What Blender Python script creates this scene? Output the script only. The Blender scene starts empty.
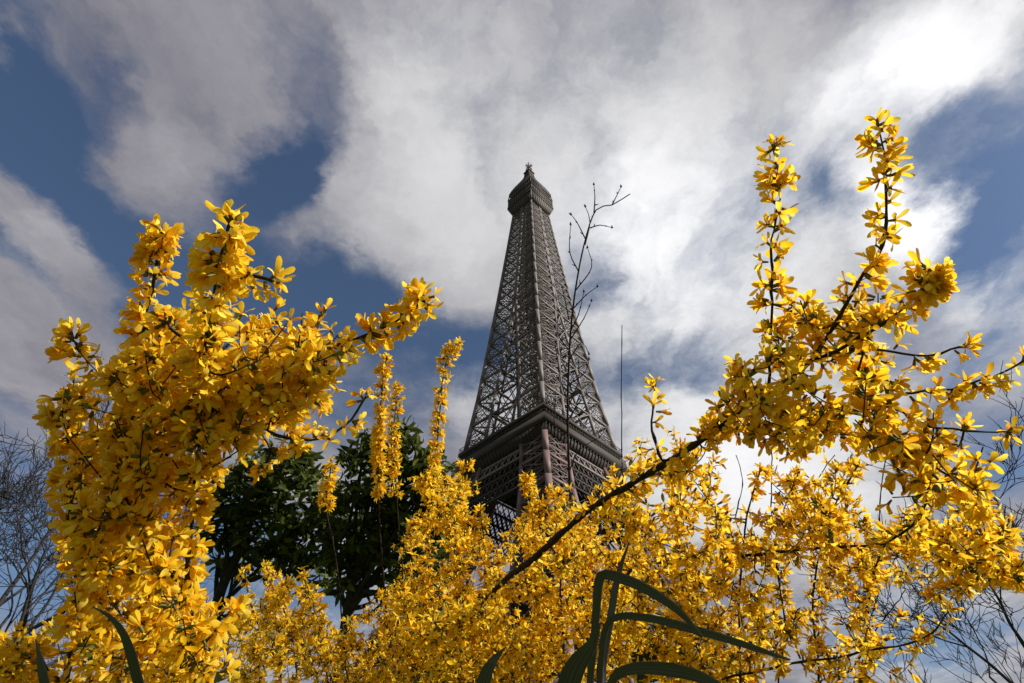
import bpy, math, random
import numpy as np
from mathutils import Vector, Matrix, Quaternion

random.seed(11)
rng = np.random.default_rng(11)
scene = bpy.context.scene
COL = scene.collection

# ------------------------------------------------------------------ camera
CAM = np.array((0.0, 0.0, 0.35))
PITCH = math.radians(45)
FPX = 590.0
cd = bpy.data.cameras.new('camera')
cd.sensor_width = 36.0
cd.lens = FPX / 1024 * 36.0
cd.clip_start = 0.02
cd.clip_end = 20000
cam = bpy.data.objects.new('camera', cd)
cam.location = CAM
cam.rotation_euler = (math.radians(90) + PITCH, 0, 0)
COL.objects.link(cam)
scene.camera = cam
RV = np.array((1.0, 0, 0))
FV = np.array((0, math.cos(PITCH), math.sin(PITCH)))
UV_ = np.array((0, -math.sin(PITCH), math.cos(PITCH)))


def ray(px, py):
    return FV + RV * (px - 512) / FPX + UV_ * (341.5 - py) / FPX


def at(px, py, t):
    """a point in the world seen along a direction, t metres in front of the lens"""
    return CAM + t * ray(px, py)


# ------------------------------------------------------------------ light
SUN_DIR = np.array((1.0, -0.30, 0.80))
SUN_DIR /= np.linalg.norm(SUN_DIR)
EL = math.asin(SUN_DIR[2])
AZ = math.atan2(SUN_DIR[0], SUN_DIR[1])
sl = bpy.data.lights.new('sun', 'SUN')
sl.energy = 5.0
sl.angle = math.radians(0.5)
sl.color = (1.0, 0.94, 0.84)
so = bpy.data.objects.new('sun', sl)
so.rotation_euler = Vector(SUN_DIR).to_track_quat('Z', 'Y').to_euler()
so.location = (30, 0, 40)
COL.objects.link(so)

vs = scene.view_settings
vs.view_transform = 'Standard'
vs.look = 'None'
vs.exposure = 0.48
vs.gamma = 1.0
scene.render.film_transparent = False
scene.cycles.max_bounces = 6
scene.cycles.transparent_max_bounces = 4
scene.cycles.use_denoising = True

# ------------------------------------------------------------------ sky with a cloud layer
world = bpy.data.worlds.new('World')
scene.world = world
world.use_nodes = True
wn = world.node_tree.nodes
wl = world.node_tree.links
wn.clear()


def N(kind, **kw):
    n = wn.new(kind)
    for k, v in kw.items():
        setattr(n, k, v)
    return n


def wmath(op, a, b=None, c=None, clamp=False):
    n = N('ShaderNodeMath', operation=op, use_clamp=clamp)
    for i, v in enumerate((a, b, c)):
        if v is None:
            continue
        if isinstance(v, (int, float)):
            n.inputs[i].default_value = v
        else:
            wl.new(v, n.inputs[i])
    return n.outputs[0]


tc = N('ShaderNodeTexCoord')
sep = N('ShaderNodeSeparateXYZ')
wl.new(tc.outputs['Generated'], sep.inputs[0])
zc = wmath('MAXIMUM', sep.outputs[2], 0.04)
cx_ = wmath('DIVIDE', sep.outputs[0], zc)
cy_ = wmath('DIVIDE', sep.outputs[1], zc)
comb = N('ShaderNodeCombineXYZ')
wl.new(cx_, comb.inputs[0])
wl.new(cy_, comb.inputs[1])
plane = comb.outputs[0]                 # the flat cloud layer, heights as unit


def noise(vec, scale, detail=5, rough=0.55, dist=0.0):
    n = N('ShaderNodeTexNoise')
    n.inputs['Scale'].default_value = scale
    n.inputs['Detail'].default_value = detail
    n.inputs['Roughness'].default_value = rough
    n.inputs['Distortion'].default_value = dist
    wl.new(vec, n.inputs['Vector'])
    return n


# ragged edges: shift the layer's coordinates by noise
dn = noise(plane, 3.0, 6, 0.62)
dsub = N('ShaderNodeVectorMath', operation='SUBTRACT')
wl.new(dn.outputs['Color'], dsub.inputs[0])
dsub.inputs[1].default_value = (0.5, 0.5, 0.5)
dscl = N('ShaderNodeVectorMath', operation='SCALE')
wl.new(dsub.outputs[0], dscl.inputs[0])
dscl.inputs['Scale'].default_value = 0.34
# the farther from the zenith, the coarser in layer units
lenn = N('ShaderNodeVectorMath', operation='LENGTH')
wl.new(plane, lenn.inputs[0])
dadd = N('ShaderNodeVectorMath', operation='ADD')
wl.new(plane, dadd.inputs[0])
wl.new(dscl.outputs[0], dadd.inputs[1])
warped = dadd.outputs[0]


def lay(px, py):
    d = ray(px, py)
    return np.array((d[0] / d[2], d[1] / d[2]))


def blob(px, py, rx, ry, ang=0.0):
    """soft elliptical patch of the cloud layer; returns 0..1"""
    c = lay(px, py)
    ca, sa = math.cos(math.radians(ang)), math.sin(math.radians(ang))
    e = 4.0
    jx = (lay(px + e, py) - lay(px - e, py)) / (2 * e)
    jy = (lay(px, py + e) - lay(px, py - e)) / (2 * e)
    J = np.column_stack((jx, jy))
    A = J @ np.array(((ca * rx, -sa * ry), (sa * rx, ca * ry)))
    w, V = np.linalg.eigh(A @ A.T)
    m = N('ShaderNodeMapping', vector_type='TEXTURE')
    m.inputs['Location'].default_value = (c[0], c[1], 0)
    m.inputs['Rotation'].default_value = (0, 0, math.atan2(V[1, 0], V[0, 0]))
    m.inputs['Scale'].default_value = (math.sqrt(w[0]), math.sqrt(w[1]), 1)
    wl.new(warped, m.inputs['Vector'])
    g = N('ShaderNodeTexGradient', gradient_type='SPHERICAL')
    wl.new(m.outputs[0], g.inputs[0])
    mr = N('ShaderNodeMapRange', interpolation_type='SMOOTHSTEP')
    wl.new(g.outputs[1], mr.inputs[0])
    return mr.outputs[0]


def blobsum(base, items):
    s = base
    for (px, py, rx, ry, ang, w) in items:
        s = wmath('MULTIPLY_ADD', blob(px, py, rx, ry, ang), w, s)
    return s


HOLES = [   # gaps of blue (negative) and extra cover (positive)
    (15, 100, 170, 95, 20, -1.2), (290, 110, 70, 180, 0, -.45), (95, 205, 220, 62, 48, -1.15), (185, 330, 130, 75, 50, -1.0), (20, 260, 150, 30, 45, -.7), (10, 20, 60, 120, 10, -.35),
    (270, 180, 70, 85, 10, -1.0), (215, 265, 80, 70, 0, -.7),
    (335, 305, 150, 75, 5, -1.05), (440, 350, 120, 60, 15, -.7), (250, 350, 120, 80, 0, -.6),
    (1005, 200, 130, 160, 20, -1.0), (960, 330, 160, 110, 0, -.42), (835, 200, 70, 70, 0, -.5),
    (600, 375, 190, 50, 5, -.4), (590, 290, 60, 60, 0, -.45), (720, 375, 110, 50, 0, -.5), (370, 400, 150, 80, 0, -.6),
    (30, 560, 140, 150, 0, -.8), (200, 550, 110, 110, 0, -.9), (310, 610, 120, 100, 0, -.6), (1010, 460, 120, 120, 0, -.5),
    (125, 65, 40, 30, 0, -.35), (45, 225, 110, 60, 40, .35), (160, 150, 90, 50, 30, .3), (40, 350, 100, 90, 30, .4),
    (940, 60, 110, 70, -20, .5), (905, 215, 80, 80, 0, .5), (765, 480, 190, 110, 0, .6), (440, 250, 120, 80, 20, .4),
    (930, 640, 160, 80, 0, -.5),
]
BRIGHT = [
    (945, 50, 190, 110, -20, .62), (905, 215, 90, 95, 0, .6), (735, 265, 220, 190, 0, .45), (860, 110, 140, 90, -30, .3), (1000, 260, 150, 220, 0, .5), (720, 150, 340, 260, 0, .18), (640, 250, 160, 160, 0, .12), (640, 260, 140, 160, 0, .12), (100, 60, 330, 300, 0, -.10), (40, 330, 250, 200, 0, -.06),
    (770, 480, 260, 150, 0, .62), (420, 150, 130, 240, 5, .18), (560, 260, 200, 160, 0, .18), (390, 40, 90, 120, 0, .10), (480, 200, 220, 260, 0, .14),
    (175, 150, 110, 60, 35, .12), (55, 235, 110, 60, 35, .09), (30, 350, 130, 100, 0, .06), (650, 60, 260, 140, 0, .12),
    (500, 400, 120, 80, 0, .22), (640, 380, 160, 100, 0, .25), (280, 620, 160, 120, 0, .25), (920, 640, 200, 120, 0, .25),
]
cov = blobsum(0.78, HOLES)
bri = blobsum(0.20, BRIGHT)
n1 = noise(plane, 2.2, 8, 0.6, 0.3)
n2 = noise(warped, 5.5, 8, 0.62, 0.0)
cov = wmath('MULTIPLY_ADD', wmath('SUBTRACT', n1.outputs[0], 0.5), 0.9, cov)
cov = wmath('MULTIPLY_ADD', wmath('SUBTRACT', n2.outputs[0], 0.5), 0.75, cov)
strm = N('ShaderNodeMapping')
strm.inputs['Scale'].default_value = (5.0, .8, 1)
wl.new(warped, strm.inputs['Vector'])
n3 = noise(strm.outputs[0], 1.0, 6, 0.6)
cov = wmath('MULTIPLY_ADD', wmath('SUBTRACT', n3.outputs[0], 0.5), 0.9, cov)
cmr = N('ShaderNodeMapRange', interpolation_type='SMOOTHSTEP')
cmr.inputs[1].default_value = 0.0
cmr.inputs[2].default_value = 0.92
wl.new(cov, cmr.inputs[0])
bri = wmath('MULTIPLY_ADD', wmath('SUBTRACT', n1.outputs[0], 0.5), 0.22, bri)
bri = wmath('MULTIPLY_ADD', wmath('SUBTRACT', n2.outputs[0], 0.5), 0.30, bri)
bri = wmath('MULTIPLY_ADD', wmath('SUBTRACT', n3.outputs[0], 0.5), 0.26, bri)
ramp = N('ShaderNodeValToRGB')
cr = ramp.color_ramp
cr.elements[0].position = 0.0
cr.elements[0].color = (0.10, 0.10, 0.135, 1)
cr.elements[1].position = 1.0
cr.elements[1].color = (0.76, 0.76, 0.765, 1)
e = cr.elements.new(0.22); e.color = (0.225, 0.22, 0.245, 1)
e = cr.elements.new(0.5); e.color = (0.45, 0.45, 0.46, 1)
e = cr.elements.new(0.8); e.color = (0.67, 0.67, 0.685, 1)
wl.new(bri, ramp.inputs[0])
sky = N('ShaderNodeTexSky', sky_type='NISHITA')
sky.sun_disc = False
sky.sun_elevation = EL
sky.sun_rotation = AZ
sky.air_density = 1.0
sky.dust_density = 0.6
sky.ozone_density = 3.2
bg_sky = N('ShaderNodeBackground')
bg_sky.inputs['Strength'].default_value = 0.064
wl.new(sky.outputs[0], bg_sky.inputs['Color'])
bg_cl = N('ShaderNodeBackground')
bg_cl.inputs['Strength'].default_value = 1.0
wl.new(ramp.outputs[0], bg_cl.inputs['Color'])
mixs = N('ShaderNodeMixShader')
wl.new(cmr.outputs[0], mixs.inputs[0])
wl.new(bg_sky.outputs[0], mixs.inputs[1])
wl.new(bg_cl.outputs[0], mixs.inputs[2])
wo = N('ShaderNodeOutputWorld')
wl.new(mixs.outputs[0], wo.inputs['Surface'])


# ------------------------------------------------------------------ materials
def mat(name):
    m = bpy.data.materials.new(name)
    m.use_nodes = True
    nt = m.node_tree
    b = nt.nodes['Principled BSDF']
    return m, nt, b


def varied(name, c0, c1, scale, rough=0.8, spec=0.3, bump=0.0, detail=4, metallic=0.0):
    m, nt, b = mat(name)
    t = nt.nodes.new('ShaderNodeTexCoord')
    n = nt.nodes.new('ShaderNodeTexNoise')
    n.inputs['Scale'].default_value = scale
    n.inputs['Detail'].default_value = detail
    nt.links.new(t.outputs['Object'], n.inputs['Vector'])
    r = nt.nodes.new('ShaderNodeValToRGB')
    r.color_ramp.elements[0].position = 0.3
    r.color_ramp.elements[1].position = 0.7
    r.color_ramp.elements[0].color = (*c0, 1)
    r.color_ramp.elements[1].color = (*c1, 1)
    nt.links.new(n.outputs[0], r.inputs[0])
    nt.links.new(r.outputs[0], b.inputs['Base Color'])
    b.inputs['Roughness'].default_value = rough
    b.inputs['Specular IOR Level'].default_value = spec
    b.inputs['Metallic'].default_value = metallic
    if bump:
        bp = nt.nodes.new('ShaderNodeBump')
        bp.inputs['Strength'].default_value = bump
        nt.links.new(n.outputs[0], bp.inputs['Height'])
        nt.links.new(bp.outputs[0], b.inputs['Normal'])
    return m


def leafy(name, stops, translucent, rough=0.5, spec=0.35, tipcol=None, hue=0.04):
    """thin petals and leaves: colour differs from one to the next, light passes through"""
    m, nt, b = mat(name)
    g = nt.nodes.new('ShaderNodeNewGeometry')
    r = nt.nodes.new('ShaderNodeValToRGB')
    els = r.color_ramp.elements
    els[0].position, els[0].color = stops[0][0], (*stops[0][1], 1)
    els[1].position, els[1].color = stops[-1][0], (*stops[-1][1], 1)
    for p, c in stops[1:-1]:
        e = els.new(p)
        e.color = (*c, 1)
    nt.links.new(g.outputs['Random Per Island'], r.inputs[0])
    colour = r.outputs[0]
    if tipcol is not None:
        uv = nt.nodes.new('ShaderNodeUVMap')
        uv.uv_map = 'UVMap'
        s = nt.nodes.new('ShaderNodeSeparateXYZ')
        nt.links.new(uv.outputs[0], s.inputs[0])
        mr = nt.nodes.new('ShaderNodeMapRange')
        mr.inputs[1].default_value = 0.05
        mr.inputs[2].default_value = 0.5
        nt.links.new(s.outputs[1], mr.inputs[0])
        mx = nt.nodes.new('ShaderNodeMix')
        mx.data_type = 'RGBA'
        mx.inputs[6].default_value = (*tipcol, 1)
        nt.links.new(mr.outputs[0], mx.inputs[0])
        nt.links.new(colour, mx.inputs[7])
        colour = mx.outputs[2]
    nt.links.new(colour, b.inputs['Base Color'])
    b.inputs['Roughness'].default_value = rough
    b.inputs['Specular IOR Level'].default_value = spec
    tr = nt.nodes.new('ShaderNodeBsdfTranslucent')
    nt.links.new(colour, tr.inputs['Color'])
    mx2 = nt.nodes.new('ShaderNodeMixShader')
    mx2.inputs[0].default_value = translucent
    nt.links.new(b.outputs[0], mx2.inputs[1])
    nt.links.new(tr.outputs[0], mx2.inputs[2])
    nt.links.new(mx2.outputs[0], nt.nodes['Material Output'].inputs['Surface'])
    return m


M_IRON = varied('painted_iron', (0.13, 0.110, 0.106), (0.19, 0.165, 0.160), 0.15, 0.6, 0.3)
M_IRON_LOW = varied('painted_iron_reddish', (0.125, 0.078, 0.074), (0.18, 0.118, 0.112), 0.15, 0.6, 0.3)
M_IRON_DARK = varied('dark_shaded_iron', (0.030, 0.025, 0.023), (0.05, 0.042, 0.038), 0.15, 0.7, 0.2)  # platforms' dark tone; on lattice and lift shaft, shade put into the colour
M_GLASS = varied('dark_glazing', (0.02, 0.022, 0.026), (0.04, 0.042, 0.048), 0.2, 0.25, 0.5)
M_PETAL = leafy('forsythia_petal', [(0.0, (0.72, 0.32, 0.010)), (0.12, (0.90, 0.53, 0.010)), (0.55, (0.95, 0.66, 0.028)), (1.0, (0.95, 0.76, 0.11))], 0.62, 0.7, 0.05, tipcol=(0.80, 0.38, 0.008))
M_CALYX = varied('calyx_green', (0.10, 0.09, 0.02), (0.16, 0.15, 0.03), 60, 0.7)
M_BARK = varied('brown_bark', (0.016, 0.011, 0.010), (0.05, 0.034, 0.028), 90, 0.85, 0.2, 0.4)
M_BARK_GREY = varied('grey_bark', (0.02, 0.018, 0.02), (0.04, 0.036, 0.038), 12, 0.9, 0.2, 0.3)
M_TREELEAF = leafy('dark_tree_leaf', [(0.0, (0.024, 0.036, 0.009)), (0.6, (0.058, 0.08, 0.016)), (1.0, (0.14, 0.165, 0.028))], 0.42, 0.6, 0.15)
M_STRAP = leafy('strap_leaf', [(0.0, (0.065, 0.080, 0.060)), (1.0, (0.10, 0.115, 0.085))], 0.15, 0.38, 0.5)
_nt = M_STRAP.node_tree
_b = _nt.nodes['Principled BSDF']
_uv = _nt.nodes.new('ShaderNodeUVMap')
_uv.uv_map = 'UVMap'
_mp = _nt.nodes.new('ShaderNodeMapping')
_mp.inputs['Scale'].default_value = (16, .6, 1)
_nt.links.new(_uv.outputs[0], _mp.inputs[0])
_nz = _nt.nodes.new('ShaderNodeTexNoise')
_nz.inputs['Scale'].default_value = 1.0
_nz.inputs['Detail'].default_value = 4
_nt.links.new(_mp.outputs[0], _nz.inputs['Vector'])
_rp = _nt.nodes.new('ShaderNodeValToRGB')
_rp.color_ramp.elements[0].position = .3
_rp.color_ramp.elements[0].color = (.04, .044, .038, 1)
_rp.color_ramp.elements[1].position = .7
_rp.color_ramp.elements[1].color = (.15, .155, .135, 1)
_nt.links.new(_nz.outputs[0], _rp.inputs[0])
for _l in list(_nt.links):
    if _l.to_socket.name in ('Base Color',) or (_l.to_node.type == 'BSDF_TRANSLUCENT' and _l.to_socket.name == 'Color'):
        _s = _l.to_socket
        _nt.links.remove(_l)
        _nt.links.new(_rp.outputs[0], _s)
_bp = _nt.nodes.new('ShaderNodeBump')
_bp.inputs['Strength'].default_value = .35
_bp.inputs['Distance'].default_value = .001
_nt.links.new(_nz.outputs[0], _bp.inputs['Height'])
_nt.links.new(_bp.outputs[0], _b.inputs['Normal'])
M_SPROUT = leafy('young_leaf', [(0.0, (0.10, 0.15, 0.02)), (1.0, (0.2, 0.22, 0.03))], 0.35, 0.5, 0.3)
M_GRASS = varied('grass_ground', (0.035, 0.06, 0.015), (0.08, 0.10, 0.03), 1.3, 0.95, 0.1, 0.5, 8)


# ------------------------------------------------------------------ object helpers
def link(name, me, parent=None, loc=None):
    o = bpy.data.objects.new(name, me)
    COL.objects.link(o)
    if parent is not None:
        o.parent = parent
    if loc is not None:
        o.location = loc
    return o


def thing(name, label, cat, loc=(0, 0, 0), group=None):
    o = bpy.data.objects.new(name, None)
    o.empty_display_size = 0.1
    COL.objects.link(o)
    o.location = loc
    o['label'] = label
    o['category'] = cat
    if group:
        o['group'] = group
    return o


def mesh_np(name, verts, faces, mats, uv=None, matidx=None, smooth=False):
    """verts (n,3), faces: list/array of quads (m,4) or list of arrays of several sizes"""
    me = bpy.data.meshes.new(name)
    verts = np.asarray(verts, dtype=np.float32)
    fl = faces if isinstance(faces, list) else [faces]
    fl = [np.asarray(f, dtype=np.int32) for f in fl if len(f)]
    loops = np.concatenate([f.ravel() for f in fl])
    sizes = np.concatenate([np.full(len(f), f.shape[1], dtype=np.int32) for f in fl])
    starts = np.concatenate(([0], np.cumsum(sizes)[:-1])).astype(np.int32)
    me.vertices.add(len(verts))
    me.vertices.foreach_set('co', verts.ravel())
    me.loops.add(len(loops))
    me.loops.foreach_set('vertex_index', loops)
    me.polygons.add(len(sizes))
    me.polygons.foreach_set('loop_start', starts)
    me.polygons.foreach_set('loop_total', sizes)
    if matidx is not None:
        me.polygons.foreach_set('material_index', np.asarray(matidx, dtype=np.int32))
    if smooth:
        me.polygons.foreach_set('use_smooth', np.ones(len(sizes), dtype=bool))
    if uv is not None:
        ul = me.uv_layers.new(name='UVMap')
        ul.data.foreach_set('uv', np.asarray(uv, dtype=np.float32)[loops].ravel())
    for m in (mats if isinstance(mats, (list, tuple)) else [mats]):
        me.materials.append(m)
    me.update(calc_edges=True)
    me.validate()
    return me


class MB:
    """collects quads"""
    def __init__(self):
        self.v, self.f, self.n = [], [], 0

    def add(self, v, f):
        v = np.asarray(v, float)
        self.v.append(v)
        self.f.append(np.asarray(f, int) + self.n)
        self.n += len(v)

    def join(self, other):
        self.v += other.v
        self.f += [f + self.n for f in other.f]
        self.n += other.n

    def bar(self, a, b, w, w2=None, up=(0, 0, 1)):
        a, b = np.asarray(a, float), np.asarray(b, float)
        d = b - a
        L = np.linalg.norm(d)
        if L < 1e-6:
            return
        d /= L
        u = np.asarray(up, float)
        s = np.cross(d, u)
        if np.linalg.norm(s) < 1e-3:
            s = np.cross(d, (0.70710678, 0.70710678, 0.0))
        s /= np.linalg.norm(s)
        t = np.cross(s, d)
        w2 = w if w2 is None else w2
        h = w / 2
        k = w2 / 2
        vs_ = [a + s * h + t * k, a - s * h + t * k, a - s * h - t * k, a + s * h - t * k,
               b + s * h + t * k, b - s * h + t * k, b - s * h - t * k, b + s * h - t * k]
        self.add(vs_, [(0, 1, 5, 4), (1, 2, 6, 5), (2, 3, 7, 6), (3, 0, 4, 7), (3, 2, 1, 0), (4, 5, 6, 7)])

    def frustum(self, h0, a0, h1, a1, c=(0, 0)):
        x, y = c
        q = [(-1, -1), (1, -1), (1, 1), (-1, 1)]
        vs_ = [(x + i * a0, y + j * a0, h0) for i, j in q] + [(x + i * a1, y + j * a1, h1) for i, j in q]
        self.add(vs_, [(0, 1, 5, 4), (1, 2, 6, 5), (2, 3, 7, 6), (3, 0, 4, 7), (3, 2, 1, 0), (4, 5, 6, 7)])

    def box(self, lo, hi):
        (x0, y0, z0), (x1, y1, z1) = lo, hi
        self.add([(x0, y0, z0), (x1, y0, z0), (x1, y1, z0), (x0, y1, z0), (x0, y0, z1), (x1, y0, z1), (x1, y1, z1), (x0, y1, z1)],
                 [(0, 1, 5, 4), (1, 2, 6, 5), (2, 3, 7, 6), (3, 0, 4, 7), (3, 2, 1, 0), (4, 5, 6, 7)])

    def tube(self, pts, radii, sides=6):
        pts = np.asarray(pts, float)
        n = len(pts)
        tan = np.gradient(pts, axis=0)
        tan /= np.maximum(np.linalg.norm(tan, axis=1, keepdims=True), 1e-9)
        ref = np.array((0.31, 0.83, 0.46))
        s = np.cross(tan, ref)
        s /= np.maximum(np.linalg.norm(s, axis=1, keepdims=True), 1e-9)
        t = np.cross(tan, s)
        ang = np.linspace(0, 2 * math.pi, sides, endpoint=False)
        r = np.asarray(radii, float)[:, None, None]
        ring = pts[:, None, :] + r * (np.cos(ang)[None, :, None] * s[:, None, :] + np.sin(ang)[None, :, None] * t[:, None, :])
        v = ring.reshape(-1, 3)
        i = np.arange(n - 1)[:, None] * sides
        k = np.arange(sides)[None, :]
        k2 = (k + 1) % sides
        f = np.stack((i + k, i + k2, i + sides + k2, i + sides + k), -1).reshape(-1, 4)
        self.add(v, f)

    def mesh(self, name, m, smooth=False):
        return mesh_np(name, np.concatenate(self.v), np.concatenate(self.f), m, smooth=smooth)

    def build(self, name, m, parent=None, smooth=False, off=None):
        if off is not None:
            self.v = [x - np.asarray(off) for x in self.v]
        return link(name, self.mesh(name, m, smooth), parent)


# ------------------------------------------------------------------ ground
g = MB()
g.add([(-4000, -4000, 0), (4000, -4000, 0), (4000, 4000, 0), (-4000, 4000, 0)], [(0, 1, 2, 3)])
go = g.build('ground', M_GRASS)
go['kind'] = 'structure'

# ------------------------------------------------------------------ the iron tower
TX, TY = 10.1, 177.0
tower = thing('lattice_tower', 'tall tapering wrought iron lattice tower rising behind the yellow blossom', 'tower', (TX, TY, 0))
tower.rotation_euler = (0, 0, math.radians(45))

HA = np.array([0, 30, 57.6, 90, 112, 121, 145, 175, 204, 242, 274])
AA = np.array([62.0, 46.5, 34.0, 24.0, 19.2, 19.0, 16.4, 13.9, 11.6, 8.8, 6.6])
HI = np.array([0, 57.6, 112, 121, 145, 170, 196, 400])
II = np.array([37.0, 19.5, 9.2, 8.6, 6.0, 3.2, 0.5, 0.5])
a_of = lambda h: float(np.interp(h, HA, AA))
i_of = lambda h: float(np.interp(h, HI, II))


def pillar_levels(h0, h1, p0, p1):
    out = [h0]
    while out[-1] < h1:
        f = (out[-1] - h0) / (h1 - h0)
        out.append(out[-1] + p0 + (p1 - p0) * f)
    k = (h1 - h0) / (out[-1] - h0)
    return [h0 + (x - h0) * k for x in out]


def fine_lattice(mb, A, B, C, D, n, w):
    """narrow criss-cross inside the face A-B (low) C-D (high)"""
    A, B, C, D = map(np.asarray, (A, B, C, D))
    P = lambda u, v: (A * (1 - u) + B * u) * (1 - v) + (C * (1 - u) + D * u) * v
    for k in range(n):
        u0, u1 = k / n, (k + 1) / n
        for m_ in range(n):
            v0, v1 = m_ / n, (m_ + 1) / n
            mb.bar(P(u0, v0), P(u1, v1), w)
            mb.bar(P(u1, v0), P(u0, v1), w)


def pillar(sx, sy, levels, cw, bw, fine, fw, ladder):
    chords, braces, lat = MB(), MB(), MB()
    pts = []
    for h in levels:
        a, i = a_of(h), i_of(h)
        pts.append([np.array((sx * a, sy * a, h)), np.array((sx * i, sy * a, h)),
                    np.array((sx * i, sy * i, h)), np.array((sx * a, sy * i, h))])
    for k in range(len(levels) - 1):
        f = k / max(1, len(levels) - 2)
        c = cw[0] + (cw[1] - cw[0]) * f
        b = bw[0] + (bw[1] - bw[0]) * f
        lo, hi = pts[k], pts[k + 1]
        for q in range(4):
            chords.bar(lo[q], hi[q], c * (1.5 if q == 0 else 1.0))
        for q in range(4):
            r = (q + 1) % 4
            braces.bar(lo[q], lo[r], b * 1.7)
            outer = q in (0, 3)
            if ladder and outer:
                # two stacked crosses to a panel
                m0, m1 = (lo[q] + hi[q]) / 2, (lo[r] + hi[r]) / 2
                braces.bar(m0, m1, b * .55)
                braces.bar(lo[q], m1, b * .58)
                braces.bar(lo[r], m0, b * .58)
                braces.bar(m0, hi[r], b * .58)
                braces.bar(m1, hi[q], b * .58)
            else:
                braces.bar(lo[q], hi[r], b * .7)
                braces.bar(lo[r], hi[q], b * .7)
            if fine and outer:
                fine_lattice(lat, lo[q], lo[r], hi[q], hi[r], fine, fw)
    return chords, braces, lat


UP = pillar_levels(120.5, 273.5, 12.0, 5.6)
LEGL = pillar_levels(58, 110, 12.5, 10.5)
FOOT = pillar_levels(4, 55, 14, 12)
for sx in (-1, 1):
    for sy in (-1, 1):
        c, b, l = pillar(sx, sy, UP, (1.0, 0.62), (0.46, 0.28), 2, 0.13, True)
        c.join(b)
        c.join(l)
        c.build('pillar', M_IRON, tower)
        c, b, l = pillar(sx, sy, LEGL, (1.35, 1.2), (0.62, 0.55), 4, 0.32, True)
        c.join(b)
        o = c.build('leg', M_IRON_LOW, tower)
        l.build('lattice', M_IRON_DARK, o)  # near-black iron: shade of the leg faces put into the lattice colour
        c, b, l = pillar(sx, sy, FOOT, (1.5, 1.4), (0.9, 0.8), 2, 0.4, False)
        c.join(b)
        o = c.build('foot', M_IRON_LOW, tower)
        l.build('lattice', M_IRON_DARK, o)
        pm = MB()
        pm.box((sx * 50 - 15, sy * 50 - 15, 0), (sx * 50 + 15, sy * 50 + 15, 4))
        pm.build('masonry_pier', varied('pale_masonry', (0.32, 0.29, 0.24), (0.42, 0.38, 0.32), 0.5), tower)

# belts that tie the four pillars together, and the lift column in the middle
belt, shaft = MB(), MB()
for k, h in enumerate(UP[:-1]):
    a, i = a_of(h), i_of(h)
    for s in (-1, 1):
        if i > 0.8:
            belt.bar((-i, s * a, h), (i, s * a, h), .5)
            belt.bar((s * a, -i, h), (s * a, i, h), .5)
            belt.bar((-i, s * i, h), (i, s * i, h), .35)
            belt.bar((s * i, -i, h), (s * i, i, h), .35)
            h2 = UP[k + 1]
            a2, i2 = a_of(h2), i_of(h2)
            if k % 2 == 0 or i < 5:
                for (u, v) in ((1, -1), (-1, 1)):
                    belt.bar((u * i, s * a, h), (v * i2, s * a2, h2), .30)
                    belt.bar((s * a, u * i, h), (s * a2, v * i2, h2), .30)
        else:
            belt.bar((-a, s * a, h), (a, s * a, h), .42)
            belt.bar((s * a, -a, h), (s * a, a, h), .42)
    # floor cross inside
    belt.bar((-a, -a, h), (a, a, h), .3)
    belt.bar((-a, a, h), (a, -a, h), .3)
belt.build('cross_belt', M_IRON, tower)
for k in range(len(UP) - 1):
    h, h2 = UP[k], UP[k + 1]
    w = min(2.6, a_of(h) * .4)
    q = [(-w, -w), (w, -w), (w, w), (-w, w)]
    w2 = min(2.6, a_of(h2) * .4)
    q2 = [(-w2, -w2), (w2, -w2), (w2, w2), (-w2, w2)]
    for j in range(4):
        r = (j + 1) % 4
        shaft.bar((*q[j], h), (*q2[j], h2), .45)
        shaft.bar((*q[j], h), (*q[r], h), .3)
        shaft.bar((*q[j], h), (*q2[r], h2), .25)
        shaft.bar((*q[r], h), (*q2[j], h2), .25)
    # a zigzag stair beside the lift
    shaft.bar((-w, -w * .4, h), (w, -w * .4, (h + h2) / 2), 1.0, .25)
    shaft.bar((w, w * .4, (h + h2) / 2), (-w, w * .4, h2), 1.0, .25)
shaft.build('lift_shaft', M_IRON_DARK, tower)  # shade of the tower's interior put into this iron's colour


def railing(mb, a, h0, h1, step, post=.12):
    n = int(2 * a / step)
    for s in (-1, 1):
        for (hh, w) in ((h1, .16), ((h0 + h1) / 2, .1)):
            mb.bar((-a, s * a, hh), (a, s * a, hh), w)
            mb.bar((s * a, -a, hh), (s * a, a, hh), w)
        for k in range(n + 1):
            x = -a + 2 * a * k / n
            mb.bar((x, s * a, h0), (x, s * a, h1), post)
            mb.bar((s * a, x, h0), (s * a, x, h1), post)


# second platform
p2 = MB()
p2.frustum(109.0, 18.9, 113.0, 20.9)
p2.frustum(113.0, 21.3, 116.3, 21.3)
p2.frustum(116.3, 19.4, 119.2, 19.4)
p2.frustum(119.2, 20.7, 120.6, 20.7)
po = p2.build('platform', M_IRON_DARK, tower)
rb = MB()
gp = MB()
for s in (-1, 1):
    for k in range(27):      # brackets under the overhang and posts of the gallery
        x = -19.2 + 38.4 * k / 26
        for sw in (0, 1):
            pt = lambda u, v, z: (u, v, z) if sw == 0 else (v, u, z)
            rb.bar(pt(x, s * 19.1, 109.2), pt(x * 1.06, s * 21.1, 112.9), .22)
            gp.bar(pt(x, s * 20.4, 116.35), pt(x, s * 20.4, 119.15), .2)
rb.build('bracket', M_IRON_DARK, po)
rl = gp
railing(rl, 21.1, 116.3, 117.6, 1.1)
railing(rl, 20.5, 120.6, 122.5, 1.0, .1)
rl.build('railing', M_IRON_DARK, po)
un = MB()                  # girders under the second platform
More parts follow.
